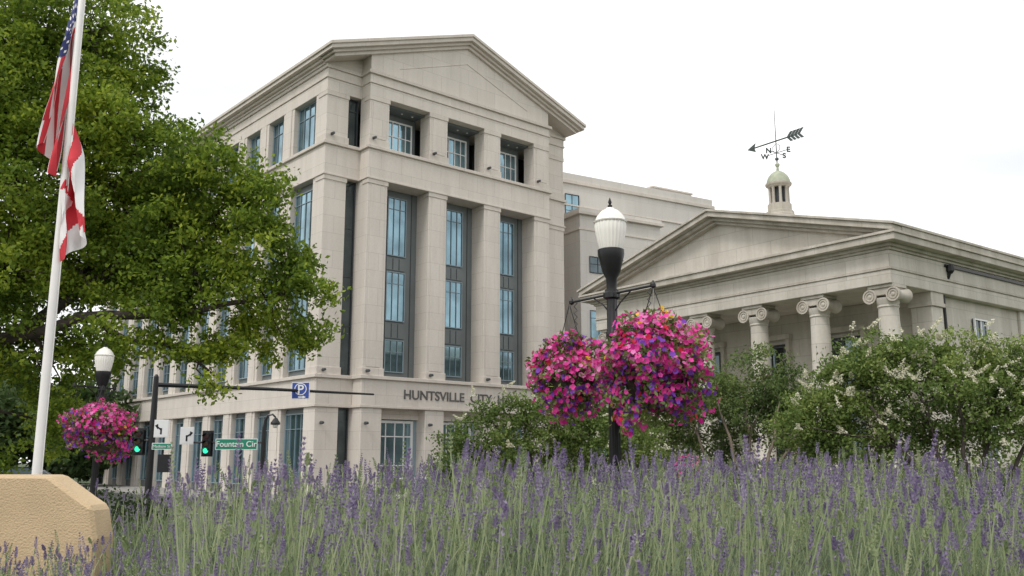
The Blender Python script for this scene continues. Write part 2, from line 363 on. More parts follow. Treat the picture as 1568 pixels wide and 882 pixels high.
for x in (6.4,13.4,20.4):
    for z0,z1 in ((4.6,7.2),(1.4,3.6)):
        window(D,'f',x,x+1.1,z0,z1,.20,2,3,M_glassd,M_white,mw=.05); T.box(x-.15,x+1.25,.15,.349,z0-.2,z0,M_old2)
D.box(3.9,BL,-.1,-.002,8.98,9.08,M_black); D.tube([(4.15,.0,9.0),(4.15,-.1,8.8),(4.15,.26,8.0),(4.15,.26,7.6),(4.15,.26,.6)],.075,M_black); D.lathe([(.07,0),(.15,.1),(.15,.35)],M_black,(4.15,-.12,8.72),8)
S=MB()
for k in range(6):
    y=.5+2.95*k; x=.55
    S.lathe([(.56,.6),(.56,.75),(.50,.76),(.54,.82),(.54,.92),(.47,.98),(.43,1.05),(.43,2.5),(.415,4.2),(.385,5.8),(.36,7.05),(.40,7.1),(.38,7.16),(.46,7.36),(.46,7.42)],M_old,(x,y,0),24)
    B.box(x-.58,x+.58,y-.58,y+.58,.6,.68,M_old)
    T.box(x-.46,x+.46,y-.52,y+.52,7.78,7.899,M_old2); T.box(x-.40,x+.40,y-.46,y+.46,7.52,7.78,M_old2)
    for s in (-1,1):
        c=(x,y+s*.47,7.5)
        S.lathe([(.0,-.46),(.03,-.46),(.07,-.44),(.08,-.41),(.12,-.41),(.13,-.445),(.17,-.445),(.18,-.41),(.21,-.41),(.22,-.455),(.27,-.455),(.28,-.43),(.26,-.38),(.17,0),(.26,.38),(.28,.43),(.27,.455),(.22,.455),(.21,.41),(.0,.41)],M_old2,c,22,'x')
c=(4.6,8.0,0)
S.lathe([(.85,11.2),(.85,12.2),(.72,12.25),(.72,12.9),(.66,12.95),(.66,13.08),(.56,13.12),(.56,13.45)],M_old2,c,8)
S.lathe([(.30,13.45),(.30,14.3)],M_dark,c,12)
for i in range(8):
    a=i*math.pi/4; S.lathe([(.085,13.45),(.07,13.6),(.065,14.2),(.09,14.3)],M_old2,(c[0]+.42*math.cos(a),c[1]+.42*math.sin(a),0),8)
S.lathe([(.5,14.28),(.54,14.34),(.60,14.38),(.62,14.46),(.55,14.5)],M_old2,c,24)
S.lathe([(.56,14.5),(.54,14.62),(.46,14.82),(.33,14.98),(.18,15.08),(.07,15.13),(.05,15.3),(.10,15.38),(.11,15.44),(.08,15.5),(.03,15.55)],M_bronze,c,24)
B.obj('walls',bk,.02); T.obj('mouldings',bk,.012); D.obj('windows_and_gutter',bk); S.obj('columns_and_cupola',bk,0,True,35)
wv=empty('weathervane',(12.72,42.0,-.12),BA); V=MB()
V.tube([(0,0,15.5),(0,0,18.5)],[.03,.012],M_vane,6)
V.tube([(0,-1.2,16.75),(0,1.4,16.75)],.035,M_vane,6)
V.prism([(1.70,16.75),(1.2,16.98),(1.28,16.75),(1.2,16.52)],-.02,.02,M_vane,'x')
for k in range(4):
    y=-.62-.2*k
    for s in (-1,1): V.prism([(y,16.75),(y-.15,16.75),(y-.36,16.75+s*.24),(y-.21,16.75+s*.24)],-.018,.018,M_vane,'x')
V.tube([(0,-.6,16.15),(0,.6,16.15)],.016,M_vane,6); V.tube([(-.6,0,16.15),(.6,0,16.15)],.016,M_vane,6)
for s in (-1,1):
    V.tube([(0,s*.05,16.6),(0,s*.2,16.48),(0,s*.2,16.3),(0,s*.05,16.18)],.014,M_vane,6)
V.lathe([(.0,15.75),(.09,15.8),(.09,15.88),(.0,15.93)],M_vane,(0,0,0),10)
V.obj('arrow_and_rod',wv)
for t,p in (('E',(0,-.68,16.02)),('W',(0,.68,16.02)),('N',(-.6,0,16.02)),('S',(.6,0,16.02))):
    text('letter_'+t,t,.36,M_vane,wv,p,(math.pi/2,0,-BA),.015,off=.012)
# ------------------------------------------------------------------ street lamps
def lamp(x,y,top,g=1.0,arm=True,ad=(-.602,.7986),R=(.7,.75),az=3.5):
    e=empty('street_lamp',(x,y,0)); B=MB(); zb=top-.65*g
    B.lathe([(.20*g,G),(.20*g,G+.15),(.17*g,G+.2),(.15*g,G+.6),(.10*g,G+.75),(.085*g,G+.8),(.075*g,G+1.2),(.058*g,zb-1.1*g),(.075*g,zb-1.08*g),(.075*g,zb-1.02*g),(.062*g,zb-1.0*g),(.062*g,zb-.62*g),(.10*g,zb-.60*g),(.10*g,zb-.54*g),(.062*g,zb-.5*g)],M_black,seg=48,rib=.05,nr=12)
    B.lathe([(.062*g,zb-.5*g),(.068*g,zb-.36*g),(.11*g,zb-.28*g),(.15*g,zb-.12*g),(.165*g,zb-.06*g),(.165*g,zb),(.14*g,zb+.01)],M_black,seg=24)
    B.lathe([(.025*g,zb+.53*g),(.03*g,zb+.57*g),(.012*g,zb+.58*g),(.024*g,zb+.61*g),(.004,zb+.67*g)],M_black,seg=10)
    B.obj('post',e,0,True,40)
    Gm=MB()
    Gm.lathe([(r*g,zb+z*g) for r,z in [(.135,0),(.145,.03),(.165,.12),(.185,.22),(.195,.30),(.19,.345)]],M_globe,seg=96,rib=.02,nr=24)
    Gm.lathe([(r*g,zb+z*g) for r,z in [(.205,.345),(.21,.36),(.19,.372),(.18,.40),(.165,.43),(.14,.46),(.135,.462),(.13,.475),(.10,.50),(.055,.52),(.05,.535),(.02,.545)]],M_globe,seg=32)
    Gm.obj('globe',e,0,True,30)
    if arm:
        A=MB(); ax,ay=ad
        A.tube([(-ax*R[0],-ay*R[0],az),(ax*R[1],ay*R[1],az)],.016,M_black,8)
        A.lathe([(.085,az-.05),(.085,az+.05)],M_black,seg=12)
        for s,r in ((-1,R[0]),(1,R[1])):
            A.lathe([(.0,az-.04),(.035,az-.015),(.035,az+.015),(.008,az+.06)],M_black,(s*ax*r,s*ay*r,0),8)
            A.tube([(s*ax*.05,s*ay*.05,az-.22),(s*ax*.15,s*ay*.15,az-.12),(s*ax*.32,s*ay*.32,az-.015)],.010,M_black,6)
            pts=[(s*ax*(r*.9)+.02*math.cos(t),s*ay*(r*.9),az-.02-.045*i) for i,t in enumerate([0,3.1]*6)]
            A.tube(pts,.007,M_black,5)
        A.obj('arms',e)
    return e
lamp(1.22,11,4.70)
lamp(-8.05,18,3.80,.9,True,(.45,.893),(.62,.3),2.9)
# ------------------------------------------------------------------ flower baskets
pc={}
for nm,c in (('hotpink',(.90,.09,.44)),('magenta',(.62,.02,.27)),('purple',(.26,.08,.55)),('red',(.72,.03,.08)),('yellow',(.90,.62,.06)),('palepink',(.95,.30,.66))):
    pc[nm]=leafmat('petunia_'+nm,[[x*.7 for x in c],c,[min(1,x*1.1) for x in c]],.38,4)
PM=[pc[k] for k in ('hotpink','magenta','purple','red','yellow','palepink')]+[M_crp,M_myr]
def noise3(P,seed,f=1.0):
    r=np.random.default_rng(seed); o=np.zeros(len(P))
    for i in range(7):
        k=r.normal(size=3)*f*(1+.35*i); o+=np.sin(P@k+r.uniform(0,6))/(1+.3*i)
    return o/3
def basket(name,center,R,n,seed,squash=.9,chain=True):
    e=empty(name,center); A=Acc()
    B=MB(); B.lathe([(.05,-R*.75),(R*.35,-R*.62),(R*.5,-R*.3),(R*.55,-.02),(R*.5,0)],M_soil,seg=14)
    if chain:
        for i in range(3):
            a=i*2.094+.4; B.tube([(R*.5*math.cos(a),R*.5*math.sin(a),0),(.0,.0,chain-center[2])],.006,M_black,5)
    B.obj('pot',e)
    d=rdir(n); d=d[d[:,2]>-.93]; n=len(d)
    sh=lambda q:.80+.25*noise3(q,seed,3.0)
    rad=R*(sh(d)+rng.uniform(-.13,.10,n))
    P=d*rad[:,None]; P[:,2]*=squash
    low=P[:,2]<-.2*R; P[low,2]-=rng.uniform(0,.38,low.sum())*R*(noise3(d[low],seed+3,2.5)>.1)
    Nn=unit(d+rng.normal(size=(n,3))*.45+np.array([0,-.1,.15])); t=unit(np.cross(Nn,rdir(n))); b=np.cross(Nn,t)
    r=rng.uniform(.025,.042,n)
    col=noise3(d,seed+9,3.2); u=rng.uniform(size=n); m=np.zeros(n,int)
    m[u<.34]=5; m[(u>.34)&(u<.40)]=1; m[(u>.90)&(u<.94)]=2; m[(u>.965)]=3
    lo=(d[:,2]<-.15)|(col<-.5); m[lo&(u<.50)]=1; m[lo&(u<.30)]=2; m[(col>.8)&(u<.30)]=3; m[(col>.5)&(u>.84)]=4; m[(col<-.7)&(u<.5)]=2
    V=np.zeros((n,11,3)); V[:,0]=P-Nn*(r*.35)[:,None]
    for k in range(10):
        a=k*math.pi/5; rr=r*(1.0 if k%2 else .80)
        V[:,k+1]=P+(t*math.cos(a)+b*math.sin(a))*rr[:,None]+Nn*(r*rng.uniform(-.12,.2,n))[:,None]
    F=np.array([[0,1+2*k,2+2*k,1+(2*k+2)%10] for k in range(5)])
    A.add(V.reshape(-1,3),(F[None]+(np.arange(n)*11)[:,None,None]).reshape(-1,4),np.repeat(m,5))
    nl=int(n*2.2); d=rdir(nl); rad=R*(sh(d)-.04+rng.uniform(-.2,.15,nl)); P=d*rad[:,None]; P[:,2]*=squash
    low=P[:,2]<-.2*R; P[low,2]-=rng.uniform(0,.36,low.sum())*R*(noise3(d[low],seed+3,2.5)>.1)
    a=unit(d+rdir(nl)*.9); bb=unit(np.cross(a,rdir(nl))); s=rng.uniform(.02,.034,nl)[:,None]
    Vv,Ff=diamonds(P,a*s*1.3,bb*s*.6); A.add(Vv,Ff,np.where(rng.uniform(size=nl)<.6,6,7))
    A.obj('petunias',PM,e)
basket('hanging_flower_basket',(1.64,10.44,2.57),.72,2300,3,.9,3.48)
basket('hanging_flower_basket',(.74,11.62,2.58),.56,1450,11,1.0,3.48)
basket('hanging_flower_basket',(-7.76,17.4,2.12),.70,1500,21,.75,2.9)
# ------------------------------------------------------------------ flags
fp=empty('flagpole',(-7.13,14,0)); B=MB()
B.lathe([(.16,G),(.16,G+.1),(.075,G+.15),(.07,4),(.045,10.4),(.02,10.45),(.07,10.5),(.09,10.58),(.06,10.68),(.0,10.7)],M_pole,seg=16); B.obj('pole',fp,0,True,40)
B=MB(); B.tube([(.09,-.03,0.6),(.075,-.03,9.9)],.006,M_pole,5); B.obj('halyard',fp)
def flag(name,ztop,H,Lf,side,fn,mats,spread,ph,parent,nu=70,nv=52):
    V=[];F=[];MI=[]
    for i in range(nu+1):
        for j in range(nv+1):
            u=i/nu; v=j/nv
            z=ztop-v*H*(1-.62*u**.6)-Lf*.93*u-.04*math.sin(5*v+4*u)
            env=min(1,u*4)
            x=side*(.05+spread*(u**.8)*(1-v)**.8+ .05*env*math.sin(11*v+3.5*u+ph)+.03*env*math.sin(21*v-5*u))
            y=env*(.13*math.sin(9*v+2.2*u+ph*1.7)+.05*math.sin(19*v+6*u))-.02
            V.append((x,y,z))
    for i in range(nu):
        for j in range(nv):
            a=i*(nv+1)+j; F.append([a,a+1,a+nv+2,a+nv+1]); MI.append(fn((i+.5)/nu,(j+.5)/nv))
    o=arr_mesh(name,np.array(V),np.array(F),mats,np.array(MI),parent); o.data.polygons.foreach_set('use_smooth',[True]*len(F)); return o
def us(u,v):
    if u<.4 and v<7/13:
        gu=u/.4*11; gv=v/(7/13)*9
        if abs(gu-round(gu))<.3 and abs(gv-round(gv))<.3 and (round(gu)+round(gv))%2==0: return 1
        return 2
    return 0 if int(v*13)%2==0 else 1
flag('american_flag',9.45,1.55,3.15,-1,us,[M_red,M_fwhite,M_blue],.40,.4,fp,nu=110,nv=65)
flag('state_flag',6.85,1.1,2.0,1,lambda u,v:0 if (abs(u-v)<.14 or abs(u-1+v)<.14) else 1,[M_red,M_fwhite],.42,.9,fp)
# ------------------------------------------------------------------ trees
def tree(name,limbs,blobs,lm,bark,dens,ls,seed,yj=0,fl=None,asp=.5,fn=0,up=.35,sub=26,sg=.22):
    r=np.random.default_rng(seed); e=empty(name,(0,0,0)); B=MB(); nodes=[]
    for pts,rad in limbs:
        P=[Vector(p) for p in pts]; Q=[];Rr=[]
        for i in range(len(P)-1):
            for k in range(3):
                t=k/3; q=P[i].lerp(P[i+1],t)+Vector(r.normal(size=3)*.05*min(1,(P[i+1]-P[i]).length)); Q.append(q if (i or k) else P[0]); Rr.append(rad[i]*(1-t)+rad[i+1]*t)
        Q.append(P[-1]); Rr.append(rad[-1]); B.tube(Q,Rr,bark,9); nodes+=list(zip(Q,Rr))
    A=Acc()
    for bl in blobs:
        X,Y,Z,R=bl; Y=Y+r.uniform(-yj,yj); c=Vector((X,Y,Z))
        q,rr=min(nodes,key=lambda n:(n[0]-c).length+ (3 if n[1]<.03 else 0))
        mid=q.lerp(c,.5)+Vector(r.normal(size=3)*.12*R); mid.z+=.1*R
        r0=min(rr*.7,.035+.03*R); B.tube([q,q.lerp(mid,.5)+Vector(r.normal(size=3)*.05),mid,c],[r0,r0*.8,r0*.6,r0*.35],bark,6)
        sub_n=max(10,int(sub*R*R)); sd=unit(r.normal(size=(sub_n,3))); sc_=np.array([X,Y,Z])+sd*(R*r.uniform(.15,1.2,sub_n)**.6)[:,None]*np.array([1,1,.85])
        for k in range(0,sub_n,4):
            s=Vector(sc_[k]); m2=c.lerp(s,.55)+Vector(r.normal(size=3)*.08*R); B.tube([c.lerp(mid,.15*r.uniform()),m2,s],[r0*.35,r0*.22,.006],bark,4)
        n=int(dens*R*R); idx=r.integers(0,sub_n,n); g=r.normal(size=(n,3))*sg*np.array([1,1,.65])
        P=sc_[idx]+g
        a=unit(r.normal(size=(n,3))+np.array([0,0,-.2])); nrm=unit(r.normal(size=(n,3))+np.array([0,0,up*2])); b=unit(np.cross(nrm,a)); s=(ls*r.uniform(.6,1.25,n))[:,None]
        Vv,Ff=diamonds(P,a*s,b*s*asp); A.add(Vv,Ff,0)
        if fn:
            nf=int(fn*R*R); ii=np.argsort(-(sc_[:,2]*.8-sc_[:,1]+r.uniform(0,.9,sub_n)*R))[:max(nf*2,4)]; k=sc_[r.choice(ii,nf)]; k=k+unit(k-np.array([X,Y,Z])+np.array([0,-.2,.35]))*.25
            for p in k:
                h=r.uniform(.08,.2)*(1.35 if r.uniform()<.3 else 1); m=int(r.uniform(35,95)); t=r.uniform(0,1,m); ang=r.uniform(0,6.28,m); ra=r.uniform(.05,.13)*(1-t*.75)*r.uniform(.2,1,m)
                tl=r.normal(size=2)*.8
                pp=p+np.stack([ra*np.cos(ang)+t*h*tl[0],ra*np.sin(ang)+t*h*tl[1],t*h],1); aa=unit(r.normal(size=(m,3))); b2=unit(np.cross(aa,r.normal(size=(m,3))))
                Vv,Ff=diamonds(pp,aa*.019,b2*.015); A.add(Vv,Ff,1)
    B.obj('trunk_and_limbs',e,0,True)
    A.obj('crown',[lm,fl or lm],e)
    return e
ob=[(-11.5,20,11.2,1.9),(-10.0,20,11.4,1.6),(-9.25,20,10.6,.9),(-11.8,20,9.3,2),(-10.15,20,9.3,1.6),(-8.9,20,9.0,1.0),(-8.25,20,8.75,.75),(-10.7,20,7.4,1.7),(-9.25,20,7.5,1.4),(-7.95,20,7.6,1.0),
(-6.85,20,7.95,.95),(-6.0,20,7.75,.75),(-6.5,20,6.7,1.1),(-5.55,20,6.45,.7),(-5.1,20,5.9,.65),(-4.6,20,5.1,.65),(-4.65,20,4.35,.55),(-5.15,20,4.15,.55),(-5.6,20,5.2,.9),(-6.9,20,5.5,1.0),(-8.2,20,6.0,1.2),
(-9.6,20,5.7,1.3),(-11,20,5.6,1.5),(-6.2,20,3.75,.5),(-6.95,20,3.9,.7),(-6.3,20,3.05,.32),(-8.2,20,4.0,.75),(-9.3,20.5,3.9,.7),(-10.3,20.5,3.6,1.0),(-11.3,20,4.1,1.2),(-10.9,21,2.4,.8),(-11.6,21,1.5,.8),
(-7.6,20,6.7,1.0),(-8.6,20,8.2,1.0),(-7.3,20,4.7,.7),(-5.9,20,4.5,.6),(-7.6,20,5.4,.9),(-5.6,20,7.2,.6),
(-13.5,20,9,2.3),(-13.8,20,6,2.2),(-13,20,11.5,2),(-14,20,3.8,1.7),(-12,22,7,2.0),(-9.9,22,6.6,1.6)]
tree('oak_tree',[([(-12.7,20.5,G),(-12.5,20.2,1.5),(-12.3,20,3.2),(-12.0,20,5.5),(-11.7,20,8),(-11.2,20,11)],[.42,.34,.30,.22,.14,.05]),
([(-12.3,20,2.8),(-11,19.6,4.0),(-9.3,19.4,4.55),(-7.5,19.5,4.55),(-6.2,19.6,4.9),(-5,19.7,5.1)],[.20,.14,.11,.08,.06,.03]),
([(-12.2,20,3.6),(-10.8,20.3,6),(-9.3,20.3,7.8),(-8.3,20.2,8.7)],[.2,.14,.09,.03]),
([(-11,19.6,4.0),(-8.8,20.2,5.9),(-7.2,20.2,6.7),(-6.1,20.1,7.5)],[.14,.1,.07,.03]),
([(-9.3,19.4,4.55),(-8.3,19.6,4.1),(-7.0,19.7,3.8),(-6.3,19.7,3.2)],[.08,.06,.04,.02]),
([(-12.3,20,3.2),(-13.4,20,6),(-13.5,20,9)],[.2,.14,.06])],ob,M_oak,M_bark,2900,.064,5,.9,asp=.55,sub=40,sg=.17)
myr=[(6.35,19,2.45,.7),(6.85,19,3.1,.7),(7.6,19,3.5,.75),(8.35,19,3.7,.6),(9.2,19,3.5,.75),(10.1,19,3.3,.8),(11,19,3.3,.9),(7.4,19,2.6,.9),(8.6,19,2.7,1.0),(9.8,19,2.45,1.0),(10.8,19,2.4,1.0),(6.7,19,1.8,.6),(7.8,19,1.7,.6),(12,19,2.8,1.0),(11.6,19,1.8,.7),(9.0,19,2.0,.55),(5.9,19.2,2.2,.5)]
def stems(cx,cy,tops,r0=.07):
    out=[]
    for i,(x,y,z) in enumerate(tops):
        bx=cx+.12*math.cos(i*2.1); by=cy+.12*math.sin(i*2.1)
        out.append(([(bx,by,G),(bx*.75+x*.25,by*.75+y*.25,.35),(bx*.4+x*.6,by*.4+y*.6,z*.55),(x,y,z)],[r0,r0*.8,r0*.6,r0*.3]))
    return out
tree('privet_tree',stems(9.1,18.5,[(7.2,18.5,2.6),(8.3,18.8,3.0),(8.9,18.4,3.0),(9.8,18.8,2.8),(10.8,18.6,2.6),(7.6,18.8,2.0)],.07),myr,M_myr,M_bark,5400,.045,31,.35,M_crm,.5,19,sub=75,sg=.12)
crp=[(5.2,23,3.3,.8),(6.3,23,3.5,.9),(6.95,23,3.1,.8),(4.5,23,2.9,.75),(5.6,23,2.7,.8),(6.7,23,2.4,.85),(3.6,23,2.6,.9),(2.9,23,2.5,.85),(7.4,23.4,2.7,.7),(4.1,23,2.0,.7),(2.2,23.4,2.1,.85),(7.9,23.6,2.0,.8),(5.4,24,1.9,.7)]
tree('crape_myrtle_tree',stems(5.7,22.3,[(5.0,22.4,2.9),(5.8,22.6,3.0),(6.5,22.3,2.9),(4.3,22.5,2.5),(7.0,22.5,2.4),(3.4,23,2.2)],.07),crp,M_crp,M_barkp,4800,.048,41,.35,asp=.45,sub=70,sg=.13)
my2=[(-1.15,21,1.95,.5),(-.4,21,2.3,.65),(.25,21,2.65,.5),(1.0,21,2.4,.75),(1.75,21,2.5,.75),(2.3,21,2.0,.75),(.7,21,1.75,.65),(-.3,21,1.6,.65),(1.5,21,1.6,.6),(-1.2,21,1.3,.6),(3.0,21,1.6,.7)]
tree('privet_tree',stems(.7,21,[(-.6,21,2.0),(.3,21,2.3),(1.1,21,2.2),(1.9,21,2.1)],.06),my2,M_myr,M_bark,5400,.045,51,.35,M_crm,.5,9,sub=75,sg=.12)
def leafmass(name,blobs,lm,dens,ls,seed,asp=.6):
    r=np.random.default_rng(seed); A=Acc()
    for X,Y,Z,R in blobs:
        n=int(dens*R*R); d=unit(r.normal(size=(n,3))); P=np.array([X,Y,Z])+d*(R*r.uniform(.5,1.05,n))[:,None]+r.normal(size=(n,3))*.06*R
        a=unit(r.normal(size=(n,3))); b=unit(np.cross(a,r.normal(size=(n,3)))); s=(ls*r.uniform(.6,1.3,n))[:,None]
        Vv,Ff=diamonds(P,a*s,b*s*asp); A.add(Vv,Ff,0)
    return A.obj(name,[lm])
rr=np.random.default_rng(3)
leafmass('hedge',[(x,15.8+rr.uniform(-.3,.3),.25+rr.uniform(-.1,.25),.85) for x in np.arange(-1.5,13,.7)],M_hedge,1500,.05,4)
leafmass('hedge',[(x,24.5+rr.uniform(-.5,.5),.5+rr.uniform(-.1,.4),1.1) for x in np.arange(-1,16,1)],M_crp,900,.07,5)
leafmass('hedge',[(x,27+rr.uniform(-.5,.5),-.1+rr.uniform(-.1,.35),.75) for x in np.arange(-18,-9.8,.7)],M_hedge,1100,.06,8)
leafmass('distant_trees',[(-30-3.2*k+rr.uniform(-1,1),78+rr.uniform(-6,6),3+rr.uniform(-1,3.0),3.6) for k in range(16)]+[(-52-4*k,90,8,5) for k in range(6)],M_far,330,.33,6)
basket('pink_flower_shrub',(3.75,20.0,1.35),.35,200,77,.9,None)
# ------------------------------------------------------------------ traffic signals and signs
SR=mat('lens_red',(.08,.01,.01),.3); SY=mat('lens_amber',(.09,.05,.01),.3)
SG=bpy.data.materials.new('lens_green_lit'); n_=N(SG); o_=n_.a('ShaderNodeOutputMaterial'); p_=n_.a('ShaderNodeEmission',Strength=1.6); p_.inputs[0].default_value=(.05,.9,.45,1); n_.l(p_.outputs[0],o_.inputs[0])
def signal(B,x,y,z):
    B.box(x-.19,x+.19,y,y+.2,z-.5,z+.5,M_black)
    B.box(x-.26,x+.26,y+.2,y+.215,z-.58,z+.58,M_black)
    for i,m in enumerate((SR,SY,SG)):
        zz=z+.32-.32*i; B.lathe([(.12,-.02),(.10,-.03),(.0,-.035)],m,(x,y,zz),14,'y')
        B.prism([(x+.15*math.cos(a),zz+.15*math.sin(a)) for a in np.linspace(0,math.pi,8)]+[(x+.13*math.cos(a),zz+.13*math.sin(a)) for a in np.linspace(math.pi,0,8)],y-.2,y,M_black)
ts=empty('traffic_signal',(-15.55,40,0)); B=MB()
B.lathe([(.25,G),(.25,G+.3),(.15,G+.5),(.14,3),(.11,5.1),(.04,5.2)],M_black,seg=14)
B.tube([(0,0,4.75),(4,3.9,4.85),(8.3,8.1,4.9)],[.10,.08,.05],M_black,8)
B.tube([(0,0,2.35),(-.6,0,2.35)],.04,M_black); signal(B,-.55,-.1,2.3); B.box(.35,.85,-.1,.12,1.0,1.75,M_black)
B.tube([(0,0,2.0),(.9,0,2.0)],.03,M_black); B.tube([(.5,0,2.0),(.5,0,1.6)],.03,M_black)
B.obj('pole_and_arm',ts)
def board(par,x,y,z,w,h,m,nm,edge=M_white):
    B=MB(); B.box(x-w/2,x+w/2,y,y+.03,z-h/2,z+h/2,edge); B.box(x-w/2+.03,x+w/2-.03,y-.006,y-.001,z-h/2+.03,z+h/2-.03,m); return B.obj(nm,par)
def arrow(B,x,y,z,s):
    B.prism([(x-.04,z-.25),(x+.04,z-.25),(x+.04,z+.02),(x-.04,z+.02)],y-.012,y-.008,M_black)
    B.prism([(x+.04*s,z+.02),(x+.04*s,z-.06),(x+.18*s,z+.04),(x+.18*s,z+.12)],y-.012,y-.008,M_black)
    B.prism([(x+.14*s,z+.2),(x+.14*s,z-.04),(x+.28*s,z+.13)],y-.012,y-.008,M_black)
board(ts,.42,-.12,2.85,.62,.75,M_white,'lane_sign'); B=MB(); arrow(B,.42,-.12,2.85,-1); B.obj('lane_arrow',ts)
board(ts,.5,-.14,2.1,.85,.28,M_sgreen,'small_street_sign'); text('sign_text','Madison St',.17,M_white,ts,(.5,-.16,2.04),ext=.002)
ps=empty('parking_sign',(-15.55+5.2,40+5.05,-.12)); board(ps,0,-.15,4.98,.88,.82,M_sblue,'panel'); text('letter_p','P',.62,M_white,ps,(-.0,-.17,4.83),ext=.003,off=.01)
B=MB(); ang=np.linspace(0,2*math.pi,25)
for i in range(24):
    a,b=ang[i],ang[i+1]; B.prism([(.30*math.cos(a),5.05+.30*math.sin(a)),(.30*math.cos(b),5.05+.30*math.sin(b)),(.26*math.cos(b),5.05+.26*math.sin(b)),(.26*math.cos(a),5.05+.26*math.sin(a))],-.175,-.16,M_white)
B.prism([(-.1,4.63),(.12,4.63),(.12,4.58),(.28,4.66),(.12,4.74),(.12,4.69),(-.1,4.69)],-.175,-.16,M_white); B.obj('ring',ps)
t2=empty('traffic_signal',(-11.26,42,0)); B=MB()
B.lathe([(.2,G),(.2,G+.3),(.11,G+.5),(.10,2.4),(.085,3.0)],M_black,seg=14)
B.tube([(0,0,3.0),(.03,0,3.3),(.16,0,3.52),(.36,0,3.56),(.5,0,3.42)],[.07,.06,.05,.045,.04],M_black); B.lathe([(.03,3.42),(.10,3.36),(.22,3.18),(.22,3.1),(.12,3.08)],M_black,(.5,0,0),12)
B.lathe([(.05,2.95),(.12,3.0),(.12,3.08)],M_globe,(.5,0,0),12)
B.tube([(0,0,2.3),(-3.5,0,2.3)],.045,M_black); signal(B,-2.55,-.15,2.25); B.obj('pole_and_arm',t2)
board(t2,-1.2,-.08,2.22,1.9,.50,M_sgreen,'street_name_sign'); text('sign_text','Fountain Cir',.36,M_white,t2,(-1.2,-.1,2.11),ext=.002,off=.004)
board(t2,-3.45,-.12,2.6,.62,.78,M_white,'lane_sign'); B=MB(); arrow(B,-3.45,-.12,2.6,1); B.obj('lane_arrow',t2)
# ------------------------------------------------------------------ planter wall
pw=empty('planter_wall',(-.12,0,0)); B=MB()
B.prism([(-9,G),(-9,1.43),(-2.62,1.415),(-2.42,1.28),(-2.34,1.23),(-2.30,1.05),(-2.30,G)],5.5,5.75,M_stucco); B.obj('wall',pw,.02)
# ------------------------------------------------------------------ cars
def car(name,x,y,rz,col,h=1.45,Lc=4.6):
    e=empty(name,(x,y,G+.012),rz); mp=mat('paint_'+name,col,.25,.4,.03); B=MB(); k=h/1.45
    B.prism([(-Lc/2,.35),(-Lc/2,.78*k),(-Lc/2+.15,.92*k),(-1.3,.98*k),(1.0,.95*k),(1.9,.86*k),(Lc/2,.68*k),(Lc/2,.3),(1.9,.22),(-1.9,.22)],-.88,.88,mp)
    b=len(B.v)
    lo=[(-2.0,.955*k),(1.15,.94*k)]; hi=[(-1.45,h-.02),(.35,h)]
    B.v+=[(lo[0][0],-.82,lo[0][1]),(lo[1][0],-.82,lo[1][1]),(lo[1][0],.82,lo[1][1]),(lo[0][0],.82,lo[0][1]),(hi[0][0],-.62,hi[0][1]),(hi[1][0],-.62,hi[1][1]),(hi[1][0],.62,hi[1][1]),(hi[0][0],.62,hi[0][1])]
    for f in ((0,1,5,4),(1,2,6,5),(2,3,7,6),(3,0,4,7)): B.f.append([b+i for i in f]); B.m.append(B.mi(M_glassd))
    B.f.append([b+4,b+5,b+6,b+7]); B.m.append(B.mi(mp))
    for s in (-1,1):
        for (xa,xb) in ((-1.95,-1.42),(1.12,.33),(-.45,-.5)): B.tube([(xa,s*.83,.95*k),(xb,s*.625,h)],.035,mp,6)
        B.tube([(-1.45,s*.625,h-.01),(.35,s*.625,h+.0)],.035,mp,6)
        for wx in (-1.4,1.4):
            B.lathe([(.33,-.11),(.34,0),(.33,.11)],M_tire,(wx,s*.80,.33),18,'y'); B.lathe([(.20,-.02),(.19,.0)],M_pole,(wx,s*.915,.33),12,'y')
        B.box(Lc/2-.12,Lc/2+.01,s*.5-.18,s*.5+.18,.58*k,.70*k,M_white); B.box(-Lc/2-.01,-Lc/2+.1,s*.6-.14,s*.6+.14,.62*k,.80*k,M_red)
        B.box(.75,.9,s*.9,s*1.02,.95*k,1.08*k,mp)
    B.obj('body',e,.04)
car('parked_car',8.0,13.6,2.9,(.10,.12,.15),1.65); car('parked_car',-24.5,46,.9,(.02,.02,.022),1.75); car('parked_car',-30.5,60,.4,(.25,.26,.27)); car('parked_car',-2.5,34,.6,(.5,.5,.5)); car('parked_car',5.5,30,.65,(.4,.4,.42))
# ------------------------------------------------------------------ lavender bed
def bedz(x,y):
    b=.62-.10*np.clip((-x-.2)/1.2,0,1)-.22*np.clip((-x-1.4)/2,0,1)
    f=np.clip((y-.9)/.7,0,1)*np.clip((10-y)/1.2,0,1)
    return G+(b-G)*f
gx=np.linspace(-8,9,60); gy=np.linspace(.8,10.1,40); XX,YY=np.meshgrid(gx,gy); ZZ=bedz(XX,YY)+.03*np.sin(XX*5+YY*3)*np.cos(YY*4)
V=np.stack([XX,YY,ZZ],-1).reshape(-1,3); F=np.array([[j*60+i,j*60+i+1,(j+1)*60+i+1,(j+1)*60+i] for j in range(39) for i in range(59)])
lb=empty('lavender_bed'); o=arr_mesh('soil_mound',V,F,[M_soil],np.zeros(len(F)),lb)
A=Acc()
def scatter(n,y0,y1):
    y=np.exp(rng.uniform(math.log(y0),math.log(y1),n)); x=rng.uniform(-1,1,n)*(.60*y+.4)
    return x,y
def keep(x,y): return ~((x<-2.35)&(y>5.35)&(y<5.95))
F2=np.array([[0,1,2,3],[3,2,4,5]])
def hf(x,y): return np.where((x/y<-.34)&(y<5.5),.72,1)*np.where(x/y>.44,.93,1)
def clump(x,y): return noise3(np.stack([x,y,0*x],1),5,3.2)
